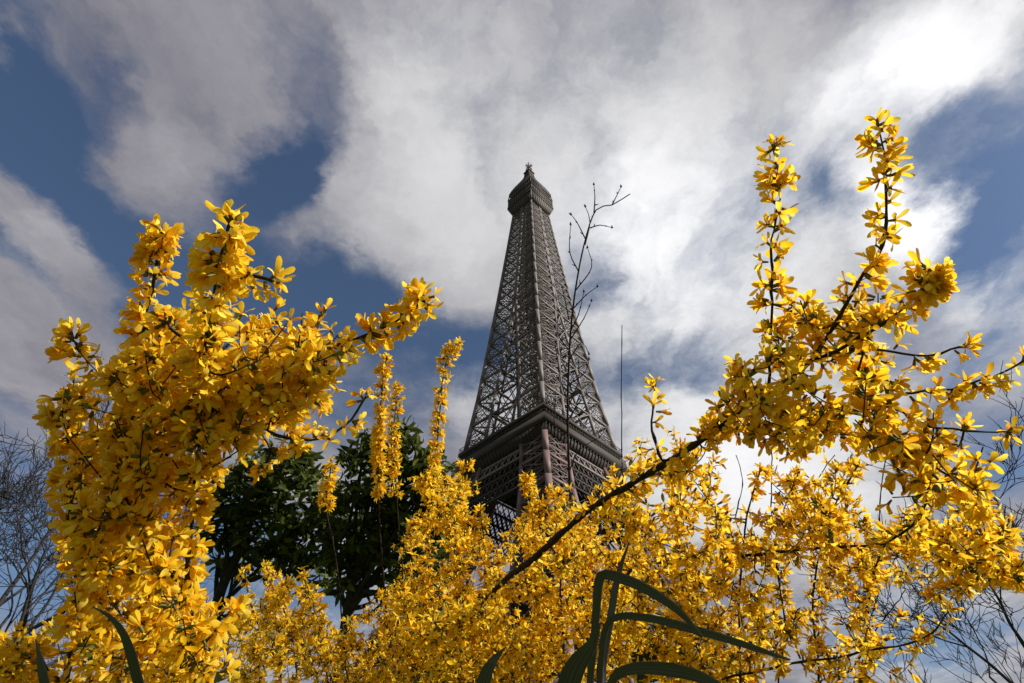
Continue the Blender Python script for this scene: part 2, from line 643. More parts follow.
for s in (-1, 1):
    for t_ in (0, 1):
        pt = lambda u, v, z: (u, v, z) if t_ == 0 else (v, u, z)
        un.bar(pt(-19.5, s * 19.4, 108.6), pt(19.5, s * 19.4, 108.6), .7)
        un.bar(pt(-20.6, s * 20.6, 104.6), pt(20.6, s * 20.6, 104.6), .7)
        for k in range(14):
            x0, x1 = -19.5 + 39 * k / 14, -19.5 + 39 * (k + 1) / 14
            un.bar(pt(x0, s * 19.4, 108.6), pt(x1 * 1.05, s * 20.6, 104.6), .35)
            un.bar(pt(x1, s * 19.4, 108.6), pt(x0 * 1.05, s * 20.6, 104.6), .35)
        for k in range(9):
            x = -18 + 36 * k / 8
            un.bar(pt(x, -18.5, 108.7), pt(x, 18.5, 108.7), .35, .6)
un.build('girder', M_IRON, tower)
# first platform and the arches below it
for s in (-1, 1):
    for t_ in (0, 1):
        gd = MB()          # deep lattice girder that ties two legs together
        pt = lambda u, v, z: (u, v, z) if t_ == 0 else (v, u, z)
        lv = [104.5, 100.5, 96.5, 92.5]
        for q in range(3):
            z0, z1 = lv[q], lv[q + 1]
            e0, e1 = a_of(z0) - .4, a_of(z1) - .4
            gd.bar(pt(-e1, s * e1, z1), pt(e1, s * e1, z1), .6)
            for k in range(18):
                u0, u1 = -1 + 2 * k / 18, -1 + 2 * (k + 1) / 18
                gd.bar(pt(u0 * e0, s * e0, z0), pt(u1 * e1, s * e1, z1), .34)
                gd.bar(pt(u1 * e0, s * e0, z0), pt(u0 * e1, s * e1, z1), .34)
                gd.bar(pt(u0 * e0, s * (e0 - 2.5), z0), pt(u1 * e1, s * (e1 - 2.5), z1), .34)
                gd.bar(pt(u1 * e0, s * (e0 - 2.5), z0), pt(u0 * e1, s * (e1 - 2.5), z1), .34)
        gd.build('girder', M_IRON_DARK, tower)
p1 = MB()
p1.frustum(52, 33.4, 56.6, 35.2)
p1.frustum(56.6, 35.6, 59.2, 35.6)
o1 = p1.build('platform', M_IRON_DARK, tower)
rl = MB()
railing(rl, 35.4, 59.2, 60.8, 1.6)
rl.build('railing', M_IRON, o1)
for s in (-1, 1):
    for t_ in (0, 1):
        pt = lambda u, v, z: (u, v, z) if t_ == 0 else (v, u, z)
        ar = MB()
        prev = None
        for k in range(33):
            an = math.pi * k / 32
            cur = (pt(-37 * math.cos(an), s * (37 + 15 * (1 - math.sin(an))), 12 + 38 * math.sin(an)),
                   pt(-41 * math.cos(an), s * (37 + 15 * (1 - math.sin(an))), 13 + 42 * math.sin(an)))
            if prev:
                ar.bar(prev[0], cur[0], .7)
                ar.bar(prev[1], cur[1], .7)
                ar.bar(prev[0], cur[1], .3)
                ar.bar(prev[1], cur[0], .3)
            prev = cur
        ar.build('arch', M_IRON, tower)

# third platform, cabin, cupola and mast
p3 = MB()
p3.frustum(273, 6.6, 279.5, 8.7)
p3.frustum(279.5, 8.95, 281.0, 8.95)
p3.frustum(281.0, 8.5, 287.0, 8.5)
p3.frustum(287.0, 8.85, 288.0, 8.85)
o3 = p3.build('platform', M_IRON_DARK, tower)
rib = MB()
for s in (-1, 1):
    for k in range(13):
        x = -1 + 2 * k / 12
        for t_ in (0, 1):
            pt = lambda u, v, z: (u, v, z) if t_ == 0 else (v, u, z)
            w = .5 if k in (0, 12) else .2
            rib.bar(pt(x * 6.65, s * 6.7, 273), pt(x * 8.75, s * 8.8, 279.4), w)
            rib.bar(pt(x * 8.55, s * 8.6, 281), pt(x * 8.55, s * 8.6, 287), w)
            rib.bar(pt(x * 8.7, s * 8.75, 288), pt(x * 8.2, s * 8.2, 292.6), w * .8)
    for hh, aa in ((283, 8.64), (285, 8.64), (290.3, 8.45), (292.6, 8.25)):
        for t_ in (0, 1):
            pt = lambda u, v, z: (u, v, z) if t_ == 0 else (v, u, z)
            rib.bar(pt(-aa, s * aa, hh), pt(aa, s * aa, hh), .22)
rib.build('rib', M_IRON, o3)
cu = MB()
cu.frustum(288, 6.6, 292.7, 6.4)
prof = [(292.7, 8.5), (294.0, 8.3), (298.0, 7.3), (302.5, 5.9), (307.0, 4.2), (311.0, 2.7), (313.5, 2.1), (318.0, 1.8), (318.01, 2.4), (319.0, 2.2), (321.5, .9)]
for (h0, a0), (h1, a1) in zip(prof[:-1], prof[1:]):
    cu.frustum(h0, a0, h1 - .003, a1)
oc = cu.build('cupola', M_IRON_DARK, tower)
ri = MB()
for sx in (-1, 1):
    for sy in (-1, 1):
        for (h0, a0), (h1, a1) in zip(prof[1:-3], prof[2:-2]):
            ri.bar((sx * a0, sy * a0, h0), (sx * a1, sy * a1, h1), .36)
            ri.bar((0, sy * a0, h0), (0, sy * a1, h1), .22)
            ri.bar((sx * a0, 0, h0), (sx * a1, 0, h1), .22)
ri.build('rib', M_IRON, oc)
an_ = MB()
an_.frustum(321, .7, 325, .5)
an_.frustum(325, .42, 331.5, .3)
for h, w in ((321, 2.2), (324.5, 2.6), (326.5, 1.8)):
    an_.bar((-w, 0, h), (w, 0, h), .45)
    an_.bar((0, -w, h), (0, w, h), .45)
    for s in (-1, 1):
        an_.bar((s * w, 0, h - 1), (s * w, 0, h + 1), .35)
        an_.bar((0, s * w, h - 1), (0, s * w, h + 1), .35)
an_.build('antenna', M_IRON, tower)


# ------------------------------------------------------------------ plants
def smooth_path(pts, step):
    pts = np.asarray(pts, float)
    if len(pts) == 2:
        n = max(2, int(np.linalg.norm(pts[1] - pts[0]) / step) + 1)
        return pts[0] + (pts[1] - pts[0]) * np.linspace(0, 1, n)[:, None]
    P = np.vstack((2 * pts[0] - pts[1], pts, 2 * pts[-1] - pts[-2]))
    out = []
    for i in range(1, len(P) - 2):
        p0, p1, p2, p3 = P[i - 1], P[i], P[i + 1], P[i + 2]
        n = max(2, int(np.linalg.norm(p2 - p1) / step) + 1)
        t = np.linspace(0, 1, n, endpoint=False)[:, None]
        out.append(.5 * (2 * p1 + (p2 - p0) * t + (2 * p0 - 5 * p1 + 4 * p2 - p3) * t * t + (3 * p1 - p0 - 3 * p2 + p3) * t ** 3))
    out.append(pts[-1:])
    return np.vstack(out)


def unit(v):
    v = np.asarray(v, float)
    return v / max(np.linalg.norm(v), 1e-9)


def petal_flower(var, fine=True):
    """four narrow petals, spread and a little twisted, on a short green calyx; axis +Z, about 3 cm across"""
    r = np.random.default_rng(100 + var)
    V, F, UVs, MI = [], [], [], []
    n = 0
    rows = [0.0, .3, .62, .86, 1.0] if fine else [0.0, .5, 1.0]
    wid = [.25, .62, 1.0, .92, .38] if fine else [.35, 1.0, .3]
    spread = (.22, .95, .6, 1.0, .8, .4, 1.05, .7, .9)[var % 9]
    for k in range(4):
        az = k * math.pi / 2 + r.normal(0, .16)
        L = 0.0205 * r.uniform(.84, 1.14)
        W = 0.0036 * r.uniform(.85, 1.2)
        open0 = math.radians(22) * spread + r.normal(0, .08)
        tw_end = r.normal(0, .35)
        open1 = math.radians(88) * spread + r.normal(0, .2)
        tw = r.normal(0, .55)
        pos = np.array((0.0, 0.0, 0.003))
        prev = 0
        ca, sa = math.cos(az), math.sin(az)
        rad = np.array((ca, sa, 0))
        tang = np.array((-sa, ca, 0))
        for j, u in enumerate(rows):
            th = open0 + (open1 - open0) * u + tw_end * max(0, u - .5) * 2
            d = rad * math.sin(th) + np.array((0, 0, math.cos(th)))
            nrm = np.cross(tang, d)
            pos = pos + d * L * (u - prev)
            prev = u
            side = tang * math.cos(tw * u) + nrm * math.sin(tw * u)
            lift = nrm * W * .35
            w = W * wid[j]
            if fine:
                V += [pos - side * w + lift * wid[j], pos, pos + side * w + lift * wid[j]]
                UVs += [(0, u), (.5, u), (1, u)]
            else:
                V += [pos - side * w, pos + side * w]
                UVs += [(0, u), (1, u)]
        c = 3 if fine else 2
        for j in range(len(rows) - 1):
            b = n + j * c
            for q in range(c - 1):
                F.append((b + q, b + q + 1, b + c + q + 1, b + c + q))
                MI.append(0)
        n += c * len(rows)
    # calyx
    for k in range(4):
        a = k * math.pi / 2
        V.append((.0018 * math.cos(a), .0018 * math.sin(a), -.004))
        UVs.append((0, 0))
    for k in range(4):
        a = k * math.pi / 2
        V.append((.0027 * math.cos(a), .0027 * math.sin(a), .005))
        UVs.append((0, 0))
    for k in range(4):
        F.append((n + k, n + (k + 1) % 4, n + 4 + (k + 1) % 4, n + 4 + k))
        MI.append(1)
    return np.array(V), np.array(F), np.array(UVs), np.array(MI)


FINE = [petal_flower(i, True) for i in range(9)]
COARSE = [petal_flower(i, False) for i in range(9)]
BLOSSOM_ME = [mesh_np('blossom', *FINE[i][:2], [M_PETAL, M_CALYX], uv=FINE[i][2], matidx=FINE[i][3]) for i in range(9)]


def frames(axes, roll):
    """rotation matrices turning +Z to each axis"""
    z = axes / np.maximum(np.linalg.norm(axes, axis=1, keepdims=True), 1e-9)
    ref = np.where(np.abs(z[:, 2:3]) < .9, np.array((0, 0, 1.0)), np.array((1.0, 0, 0)))
    x = np.cross(ref, z)
    x /= np.linalg.norm(x, axis=1, keepdims=True)
    y = np.cross(z, x)
    c, s = np.cos(roll)[:, None], np.sin(roll)[:, None]
    return np.stack((x * c + y * s, -x * s + y * c, z), -1)


def scatter_mesh(name, templates, pos, axes, size, roll, which, mats):
    Vs, Fs, Us, Ms, n = [], [], [], [], 0
    R = frames(axes, roll)
    for k, (V, F, U, MI) in enumerate(templates):
        idx = np.where(which == k)[0]
        if not len(idx):
            continue
        v = np.einsum('nij,vj->nvi', R[idx], V) * size[idx][:, None, None] + pos[idx][:, None, :]
        f = F[None] + (np.arange(len(idx)) * len(V))[:, None, None] + n
        Vs.append(v.reshape(-1, 3))
        Fs.append(f.reshape(-1, F.shape[1]))
        Us.append(np.tile(U, (len(idx), 1)))
        Ms.append(np.tile(MI, len(idx)))
        n += len(idx) * len(V)
    return mesh_np(name, np.vstack(Vs), np.vstack(Fs), mats, uv=np.vstack(Us), matidx=np.concatenate(Ms))


def leaf_template(L, W, rows=5, droop=.5, fold=.3):
    V, F, U = [], [], []
    pos = np.array((0.0, 0, 0))
    prev = 0
    for j in range(rows):
        u = j / (rows - 1)
        th = droop * u * 1.4
        d = np.array((math.sin(th), 0, math.cos(th)))
        nrm = np.array((math.cos(th), 0, -math.sin(th)))
        pos = pos + d * L * (u - prev)
        prev = u
        w = W * (math.sin(math.pi * min(1, u * .94 + .05)) ** .8) / 2
        V += [pos + np.array((0, -w, 0)) - nrm * w * fold, pos, pos + np.array((0, w, 0)) - nrm * w * fold]
        U += [(0, u), (.5, u), (1, u)]
    for j in range(rows - 1):
        for q in range(2):
            b = j * 3 + q
            F.append((b, b + 1, b + 4, b + 3))
    return np.array(V), np.array(F), np.array(U), np.zeros(len(F), int)


SPROUTS = [leaf_template(.022, .008, 4, .4)]


def in_poly(p, poly):
    x, y = p
    c = False
    j = len(poly) - 1
    for i in range(len(poly)):
        if ((poly[i][1] > y) != (poly[j][1] > y)) and (x < (poly[j][0] - poly[i][0]) * (y - poly[i][1]) / (poly[j][1] - poly[i][1]) + poly[i][0]):
            c = not c
        j = i
    return c


class Forsythia:
    def __init__(self, label, base, seed):
        self.root = thing('forsythia_shrub', label, 'shrub', base, 'forsythia shrubs in full yellow bloom')
        self.base = np.array(base, float)
        self.r = np.random.default_rng(seed)
        self.canes = []            # per cane: list of (pts, radii)
        self.np_, self.nc_, self.nr_ = [], [], []
        self.fl = []               # pos, axis, size, cane
        self.sp = []

    def _store(self, pts, radii, ci):
        self.canes[ci].append((pts, radii))
        self.np_ += list(pts)
        self.nc_ += [ci] * len(pts)
        self.nr_ += list(radii)

    def flowers(self, pts, ci, gap, f0=0.0, f1=1.0, per=2.2, size=1.0, spill=0.0):
        seg = np.linalg.norm(np.diff(pts, axis=0), axis=1)
        s = np.concatenate(([0], np.cumsum(seg)))
        L = s[-1]
        x = L * f0 + self.r.uniform(0, gap)
        flip = self.r.uniform(0, 6.28)
        while x < L * f1:
            p = np.array([np.interp(x, s, pts[:, k]) for k in range(3)])
            q = np.array([np.interp(min(L, x + .01), s, pts[:, k]) for k in range(3)])
            q0 = np.array([np.interp(max(0, x - .01), s, pts[:, k]) for k in range(3)])
            t = unit(q - q0)
            a = unit(np.cross(t, (.3, .2, .9)))
            b = np.cross(t, a)
            flip += math.pi / 2 + self.r.normal(0, .3)
            lush = min(2.2, self.r.lognormal(-.12, .55))
            for side in (0, math.pi):
                for _ in range(self.r.poisson(per * lush / 2)):
                    an = flip + side + self.r.normal(0, .55)
                    d = unit(a * math.cos(an) + b * math.sin(an) + t * self.r.normal(.35, .3) + np.array((0, 0, -.25)))
                    stem = self.r.uniform(.004, .011) + spill * self.r.random()
                    self.fl.append((p + d * stem + t * self.r.normal(0, .003), d, size * self.r.uniform(.82, 1.18), ci))
            if self.r.random() < .12:
                self.sp.append((p, unit(t + self.r.normal(0, .4, 3)), self.r.uniform(.7, 1.3)))
            x += gap * self.r.uniform(.65, 1.4)

    def cane(self, pix, r0=.006, r1=.0018, gap=.02, f0=.15, per=2.4, size=1.0, ground=True, frm=None, wob=.006, f1=1.0, taper=1.1):
        pts = [at(*p) for p in pix]
        if ground and frm is None:
            b = self.base + np.append(self.r.normal(0, .07, 2), 0)
            mid = (b * .45 + pts[0] * .55) + np.array((0, 0, .06))
            pts = [b, mid] + pts
        path = smooth_path(pts, .018)
        w = np.cumsum(self.r.normal(0, 1, path.shape), axis=0)
        w -= np.linspace(0, 1, len(w))[:, None] * w[-1]
        path = path + w / max(1, np.abs(w).max()) * wob
        if frm is None:
            self.canes.append([])
            ci = len(self.canes) - 1
        else:
            d = np.linalg.norm(np.array(self.np_) - path[0], axis=1)
            k = int(d.argmin())
            ci = self.nc_[k]
            link_ = smooth_path([self.np_[k], path[0]], .02)
            path = np.vstack((link_[:-1], path))
            r0 = min(r0, self.nr_[k] * .95)
        rad = np.linspace(1, 0, len(path)) ** taper * (r0 - r1) + r1
        rad = rad * (1 + .2 * self.r.normal(0, 1, len(rad)).clip(-.9, 2.2))
        self._store(path, rad, ci)
        self.flowers(path, ci, gap, f0, f1, per, size)
        if per > 1.8:
            t = unit(path[-1] - path[-3])
            for _ in range(4):
                d = unit(t * .6 + self.r.normal(0, .6, 3))
                self.fl.append((path[-1] - t * self.r.uniform(0, .012) + d * .005, d, size * self.r.uniform(.7, 1.05), ci))
        return ci

    def fill(self, poly, t0, t1, n, gap=.017, per=2.6, size=1.0, maxlen=.16, up=.35, thr=.0016):
        xs = [p[0] for p in poly]
        ys = [p[1] for p in poly]
        T = []
        while len(T) < n:
            p = (self.r.uniform(min(xs), max(xs)), self.r.uniform(min(ys), max(ys)))
            if in_poly(p, poly):
                T.append(at(*p, self.r.uniform(t0, t1)))
        left = np.array(T)
        while len(left):
            nodes = np.array(self.np_)
            D = np.linalg.norm(left[:, None, :] - nodes[None], axis=2)
            order = D.min(1)
            k = int(order.argmin())
            tgt = left[k]
            left = np.delete(left, k, 0)
            cost = D[k] + .6 * np.maximum(0, nodes[:, 2] - tgt[2] + .02)
            j = int(cost.argmin())
            a = nodes[j]
            L = np.linalg.norm(tgt - a)
            if L < .012:
                tgt = tgt + self.r.normal(0, .03, 3) + np.array((0, 0, .03))
                L = np.linalg.norm(tgt - a)
            m = a + (tgt - a) * .5 + np.array((0, 0, -1)) * L * .12 + self.r.normal(0, L * .08, 3)
            # grow a little past the target
            tip = tgt + unit(tgt - m + np.array((0, 0, up)) * L) * self.r.uniform(.02, .06)
            path = smooth_path([a, m, tgt, tip], .018)
            r0 = min(self.nr_[j] * .8, .0014 + .012 * L)
            rad = np.linspace(r0, thr * .6, len(path))
            self._store(path, rad, self.nc_[j])
            self.flowers(path, self.nc_[j], gap, .12, 1.0, per, size)

    def finish(self, n_single=100, fine_t=1.35):
        objs = []
        for ci, lines in enumerate(self.canes):
            mb = MB()
            for pts, rad in lines:
                mb.tube(pts, rad, 6 if rad[0] > .004 else 5)
            o = mb.build('branch', M_BARK, self.root, True, off=self.base)
            objs.append(o)
        pos = np.array([f[0] for f in self.fl])
        ax = np.array([f[1] for f in self.fl])
        sz = np.array([f[2] for f in self.fl])
        cn = np.array([f[3] for f in self.fl])
        roll = self.r.uniform(0, 6.28, len(pos))
        which = self.r.integers(0, len(FINE), len(pos))
        rel = pos - CAM
        t = rel @ FV
        px = 512 + FPX * (rel @ RV) / t
        py = 341.5 - FPX * (rel @ UV_) / t
        keep = (t > .25) & (px > -160) & (px < 1184) & (py > -60) & (py < 800)
        inside = (px > 5) & (px < 1019) & (py > 5) & (py < 678)
        order = np.argsort(np.where(keep & inside, np.linalg.norm(rel, axis=1), 1e9))
        single = set(order[:n_single].tolist())
        R = frames(ax, roll)
        for i in sorted(single):
            M = Matrix(R[i].tolist()).to_4x4() @ Matrix.Scale(float(sz[i]), 4)
            M.translation = Vector(pos[i] - self.base)
            o = link('blossom', BLOSSOM_ME[which[i]], objs[cn[i]])
            o.matrix_local = M
        rest = np.array([i for i in range(len(pos)) if keep[i] and i not in single])
        nearfine = float(np.median(t[rest])) < fine_t
        me = scatter_mesh('blossoms', FINE if nearfine else COARSE, pos[rest] - self.base, ax[rest], sz[rest], roll[rest], which[rest], [M_PETAL, M_CALYX])
        b = link('blossoms', me, self.root)
        b['kind'] = 'stuff'
        if self.sp:
            sp = np.array([s[0] for s in self.sp]) - self.base
            me = scatter_mesh('leaves', SPROUTS, sp, np.array([s[1] for s in self.sp]), np.array([s[2] for s in self.sp]),
                              self.r.uniform(0, 6.28, len(sp)), np.zeros(len(sp), int), [M_SPROUT])
            link('leaves', me, self.root)
        print('shrub', len(self.canes), 'canes', len(pos), 'flowers', len(rest))


# ---- the shrub leaning in on the left
S = Forsythia('dense golden forsythia leaning in at the left with one long arm stretched towards the tower', (-0.55, 1.05, 0), 21)
S.cane([(160, 683, 1.0), (138, 560, .96), (130, 430, .9), (142, 340, .86), (152, 290, .83), (162, 232, .8)], gap=.012, per=4.4, size=1.05)
S.cane([(180, 683, 1.0), (190, 560, .92), (200, 440, .82), (206, 340, .72), (220, 275, .66), (228, 235, .62), (234, 218, .61)], .007, .0014, gap=.014, per=3.2, size=1.1)
S.cane([(70, 660, 1.02), (100, 570, .98), (135, 500, .92), (180, 440, .87), (240, 388, .85), (320, 352, .85), (372, 334, .85), (402, 318, .84), (424, 300, .83)], .008, .002, gap=.017, per=3.0, size=1.1)
S.cane([(90, 683, 1.0), (75, 560, 1.0), (72, 490, .97), (68, 440, .95), (62, 415, .95)], gap=.017, per=3)
S.cane([(120, 690, 1.0), (98, 600, 1.0), (86, 545, 1.0), (72, 510, 1.0), (66, 485, 1.0)], gap=.018, per=2.6)
S.cane([(205, 690, .95), (200, 640, .93), (185, 590, .92), (150, 540, .9), (120, 480, .88)], gap=.018, per=2.6)
S.cane([(30, 720, 1.0), (20, 670, 1.0), (12, 640, 1.0)], gap=.018, per=2.4)
S.cane([(228, 262, .66), (250, 268, .65), (272, 280, .64)], .003, gap=.016, per=3, frm=1, f0=0)
S.cane([(196, 350, .74), (180, 330, .74), (165, 318, .75)], .003, gap=.016, per=3, frm=1, f0=0)
S.cane([(230, 400, .88), (275, 432, .9), (320, 436, .92), (350, 418, .94), (366, 396, .95)], .003, gap=.02, per=2.2, frm=1, f0=.1)
S.cane([(80, 470, .97), (74, 420, .96), (74, 378, .95)], .003, gap=.018, per=2.2, frm=1, f0=.1)
S.cane([(250, 425, .9), (268, 452, .9), (262, 470, .9)], .002, gap=.018, per=2.2, frm=1, f0=.1)
L1 = [(58, 410), (76, 390), (105, 400), (125, 345), (145, 310), (190, 340), (210, 300), (245, 335), (300, 340), (328, 350), (322, 400), (300, 425), (265, 440), (225, 445), (205, 480), (168, 500), (162, 575), (198, 590), (215, 640), (200, 683), (90, 683), (68, 610), (66, 540), (66, 480), (55, 430)]
S.fill(L1, .74, 1.02, 145, per=3.0)
S.fill([(120, 350), (240, 330), (320, 350), (300, 425), (200, 470), (120, 480)], .78, .95, 55, per=2.8)
S.fill([(0, 650), (60, 645), (80, 690), (0, 690)], .9, 1.1, 14)
S.finish()

# ---- the shrub whose thick branch crosses to the right
S = Forsythia('open forsythia with one thick dark branch rising diagonally to the right and tall spiky sprays', (-0.30, 2.0, 0), 22)
S.cane([(430, 690, 1.85), (490, 600, 1.55), (540, 553, 1.32), (600, 502, 1.14), (660, 463, 1.02), (712, 426, .97), (755, 394, .95), (800, 362, .92), (828, 325, .9), (855, 280, .88), (880, 240, .86), (886, 180, .85), (878, 124, .85)],
       .0145, .0012, gap=.02, f0=.69, per=3.4, wob=.014, taper=.85, size=1.05)
S.cane([(770, 385, .94), (773, 320, .92), (776, 250, .9), (780, 190, .9), (772, 145, .9)], .0032, .0011, gap=.021, per=3.6, size=1.15, frm=1, f0=.25)
S.cane([(800, 362, .92), (838, 348, .88), (872, 330, .85), (905, 305, .82), (930, 282, .8)], .004, .002, gap=.019, per=3.0, frm=1, f0=.1, size=1.05)
for k in range(4):
    S.cane([(922, 290, .80), (930 + 10 * math.cos(k * 1.6), 282 + 10 * math.sin(k * 1.6), .79)], .002, gap=.009, per=3.4, frm=1, f0=.2, size=1.1)
S.cane([(842, 352, .9), (880, 352, .89), (930, 356, .88), (964, 346, .87)], .003, gap=.028, per=2.2, frm=1, f0=.15)
S.cane([(850, 392, .92), (895, 396, .9), (940, 393, .9), (985, 380, .9), (1028, 358, .9)], .0045, gap=.022, per=3.0, frm=1, f0=.1)
S.cane([(858, 395, .92), (895, 410, .9), (935, 428, .9), (985, 434, .9), (1012, 432, .9)], .0035, gap=.024, per=2.4, frm=1, f0=.15)
S.cane([(870, 400, .92), (908, 440, .9), (945, 470, .88), (975, 488, .87)], .004, gap=.018, per=3.0, frm=1, f0=.1, size=1.05)
S.cane([(900, 440, .92), (925, 480, .92), (915, 520, .92), (880, 545, .94)], .003, gap=.019, per=2.8, frm=1, f0=.1)
S.cane([(660, 463, 1.0), (652, 430, 1.02), (655, 385, 1.05)], .003, gap=.022, per=2.4, frm=1, f0=.2)
S.cane([(712, 426, .97), (735, 395, .96), (742, 370, .96)], .003, gap=.02, per=2.8, frm=1, f0=.2)
R1 = [(765, 385), (785, 320), (800, 285), (822, 295), (830, 330), (865, 310), (905, 312), (885, 350), (880, 395), (930, 425), (985, 470), (975, 500), (915, 525), (885, 470), (840, 430), (790, 430), (750, 405), (735, 380)]
S.fill(R1, .82, 1.0, 52, per=2.7)
S.fill([(540, 575), (640, 500), (740, 395), (750, 412), (650, 515), (570, 570)], 1.1, 1.3, 9, per=2.6, maxlen=.06)
S.fill([(700, 420), (800, 400), (860, 430), (820, 450), (740, 450)], .9, 1.05, 22, per=2.4)
S.finish()

# ---- the airy shrub behind it, lower right
S = Forsythia('spreading forsythia low on the right with horizontal dark branches and sky between its sprays', (0.42, 1.75, 0), 23)
S.cane([(600, 690, 1.55), (625, 575, 1.5), (690, 560, 1.45), (760, 552, 1.4), (840, 545, 1.35), (920, 548, 1.25), (985, 565, 1.15), (1030, 580, 1.1)], .008, .002, gap=.022, per=2.6, f0=.3)
S.cane([(740, 690, 1.6), (738, 600, 1.55), (745, 520, 1.5), (760, 470, 1.45)], .005, gap=.024, per=2.4)
S.cane([(690, 690, 1.65), (690, 580, 1.6), (680, 500, 1.6), (690, 450, 1.55)], .005, gap=.024, per=2.4)
S.cane([(650, 690, 1.65), (640, 580, 1.6), (625, 500, 1.6), (615, 470, 1.6)], .005, gap=.022, per=2.6)
S.cane([(820, 690, 1.5), (815, 600, 1.45), (830, 520, 1.4), (858, 465, 1.35)], .005, gap=.024, per=2.4)
S.cane([(860, 690, 1.45), (868, 600, 1.4), (888, 540, 1.35), (930, 500, 1.3)], .005, gap=.024, per=2.4)
S.cane([(780, 690, 1.5), (785, 620, 1.5), (775, 540, 1.5), (800, 470, 1.45)], .004, gap=.026, per=2.2)
S.cane([(700, 700, 1.4), (770, 668, 1.35), (850, 655, 1.3), (920, 640, 1.25), (950, 610, 1.25)], .005, gap=.028, per=2.0)
# sprays that carry almost no flowers
for q in ([(735, 520, 1.6), (740, 480, 1.6), (736, 455, 1.6)], [(772, 520, 1.6), (771, 470, 1.6), (770, 425, 1.6)], [(880, 530, 1.5), (884, 480, 1.5), (890, 450, 1.5)],
          [(790, 525, 1.6), (812, 490, 1.6), (835, 455, 1.6)], [(850, 670, 1.5), (870, 620, 1.5), (880, 590, 1.5)], [(858, 660, 1.5), (890, 610, 1.5), (905, 590, 1.5)]):
    S.cane(q, .0028, .0012, gap=.12, per=.6, frm=1)
R2 = [(600, 500), (640, 450), (680, 440), (715, 470), (735, 540), (800, 520), (840, 470), (880, 520), (960, 525), (1024, 535), (1024, 600), (960, 598), (900, 570), (850, 590), (800, 600), (780, 683), (620, 683), (590, 600)]
S.fill(R2, 1.15, 1.7, 150, per=2.6)
S.fill([(910, 520), (1030, 530), (1030, 605), (960, 592)], 1.0, 1.2, 38, per=2.8)
S.fill([(790, 600), (900, 580), (940, 640), (860, 683), (780, 683)], 1.3, 1.6, 26, per=2.0)
S.fill([(600, 560), (760, 580), (760, 683), (600, 683)], 1.4, 1.9, 70, per=2.6)
S.fill([(790, 470), (850, 455), (850, 560), (740, 560)], 1.3, 1.6, 30, per=2.6)
S.finish(fine_t=1.3)

# ---- the upright shrub in the middle, farther back
S = Forsythia('upright forsythia with slim flowering wands standing below the tower', (-0.12, 2.35, 0), 24)
WANDS = [[(400, 690, 2.2), (385, 560, 2.2), (380, 445, 2.15), (386, 358, 2.1)], [(410, 690, 2.2), (402, 560, 2.2), (394, 450, 2.2), (398, 385, 2.15)],
         [(430, 690, 2.1), (425, 560, 2.1), (434, 460, 2.05), (446, 362, 2.0), (458, 345, 2.0)], [(350, 690, 2.1), (335, 560, 2.1), (326, 510, 2.05), (332, 462, 2.0)],
         [(470, 690, 2.0), (465, 580, 2.0), (462, 500, 2.0), (466, 465, 2.0)], [(490, 690, 1.95), (486, 600, 1.95), (484, 540, 1.95), (480, 508, 1.95)],
         [(540, 690, 2.0), (532, 580, 2.0), (530, 520, 2.0), (528, 478, 2.0)], [(560, 690, 1.9), (560, 580, 1.9), (556, 520, 1.9), (553, 490, 1.9)],
         [(300, 690, 2.2), (292, 630, 2.2), (274, 590, 2.2), (266, 565, 2.2)], [(260, 690, 2.2), (262, 640, 2.2), (250, 600, 2.2), (245, 570, 2.2)],
         [(330, 690, 2.3), (322, 630, 2.3), (320, 610, 2.3), (316, 590, 2.3)], [(580, 690, 1.9), (590, 600, 1.9), (585, 540, 1.9), (600, 490, 1.9)],
         [(285, 700, 2.3), (286, 640, 2.3), (284, 600, 2.3)], [(500, 690, 1.8), (510, 630, 1.8), (505, 580, 1.8)], [(240, 700, 2.2), (228, 660, 2.2), (232, 620, 2.2)]]
for i, w in enumerate(WANDS):
    S.cane(w, .006, .002, gap=.02, f0={0: .78, 1: .8, 3: .9}.get(i, .3), per=5.0 if i < 4 or i in (6,) else 3.2, wob=.012, size=1.15)
S.fill([(425, 470), (462, 462), (478, 505), (500, 560), (530, 500), (565, 495), (585, 520), (625, 560), (625, 683), (410, 683), (400, 600)], 1.6, 2.3, 240, per=3.0, gap=.018)
S.fill([(405, 610), (520, 600), (540, 683), (400, 683)], 1.35, 1.65, 60, per=2.8, gap=.018)
S.fill([(240, 620), (265, 570), (300, 590), (330, 650), (400, 630), (420, 683), (225, 683)], 1.8, 2.4, 85, per=2.8, gap=.018)
S.fill([(225, 610), (300, 575), (345, 620), (345, 683), (225, 683)], 1.6, 2.2, 40, per=2.6, gap=.018)
S.fill([(335, 640), (370, 600), (420, 570), (420, 683), (335, 683)], 1.9, 2.4, 55, per=2.6, gap=.02)
S.finish(fine_t=1.3)


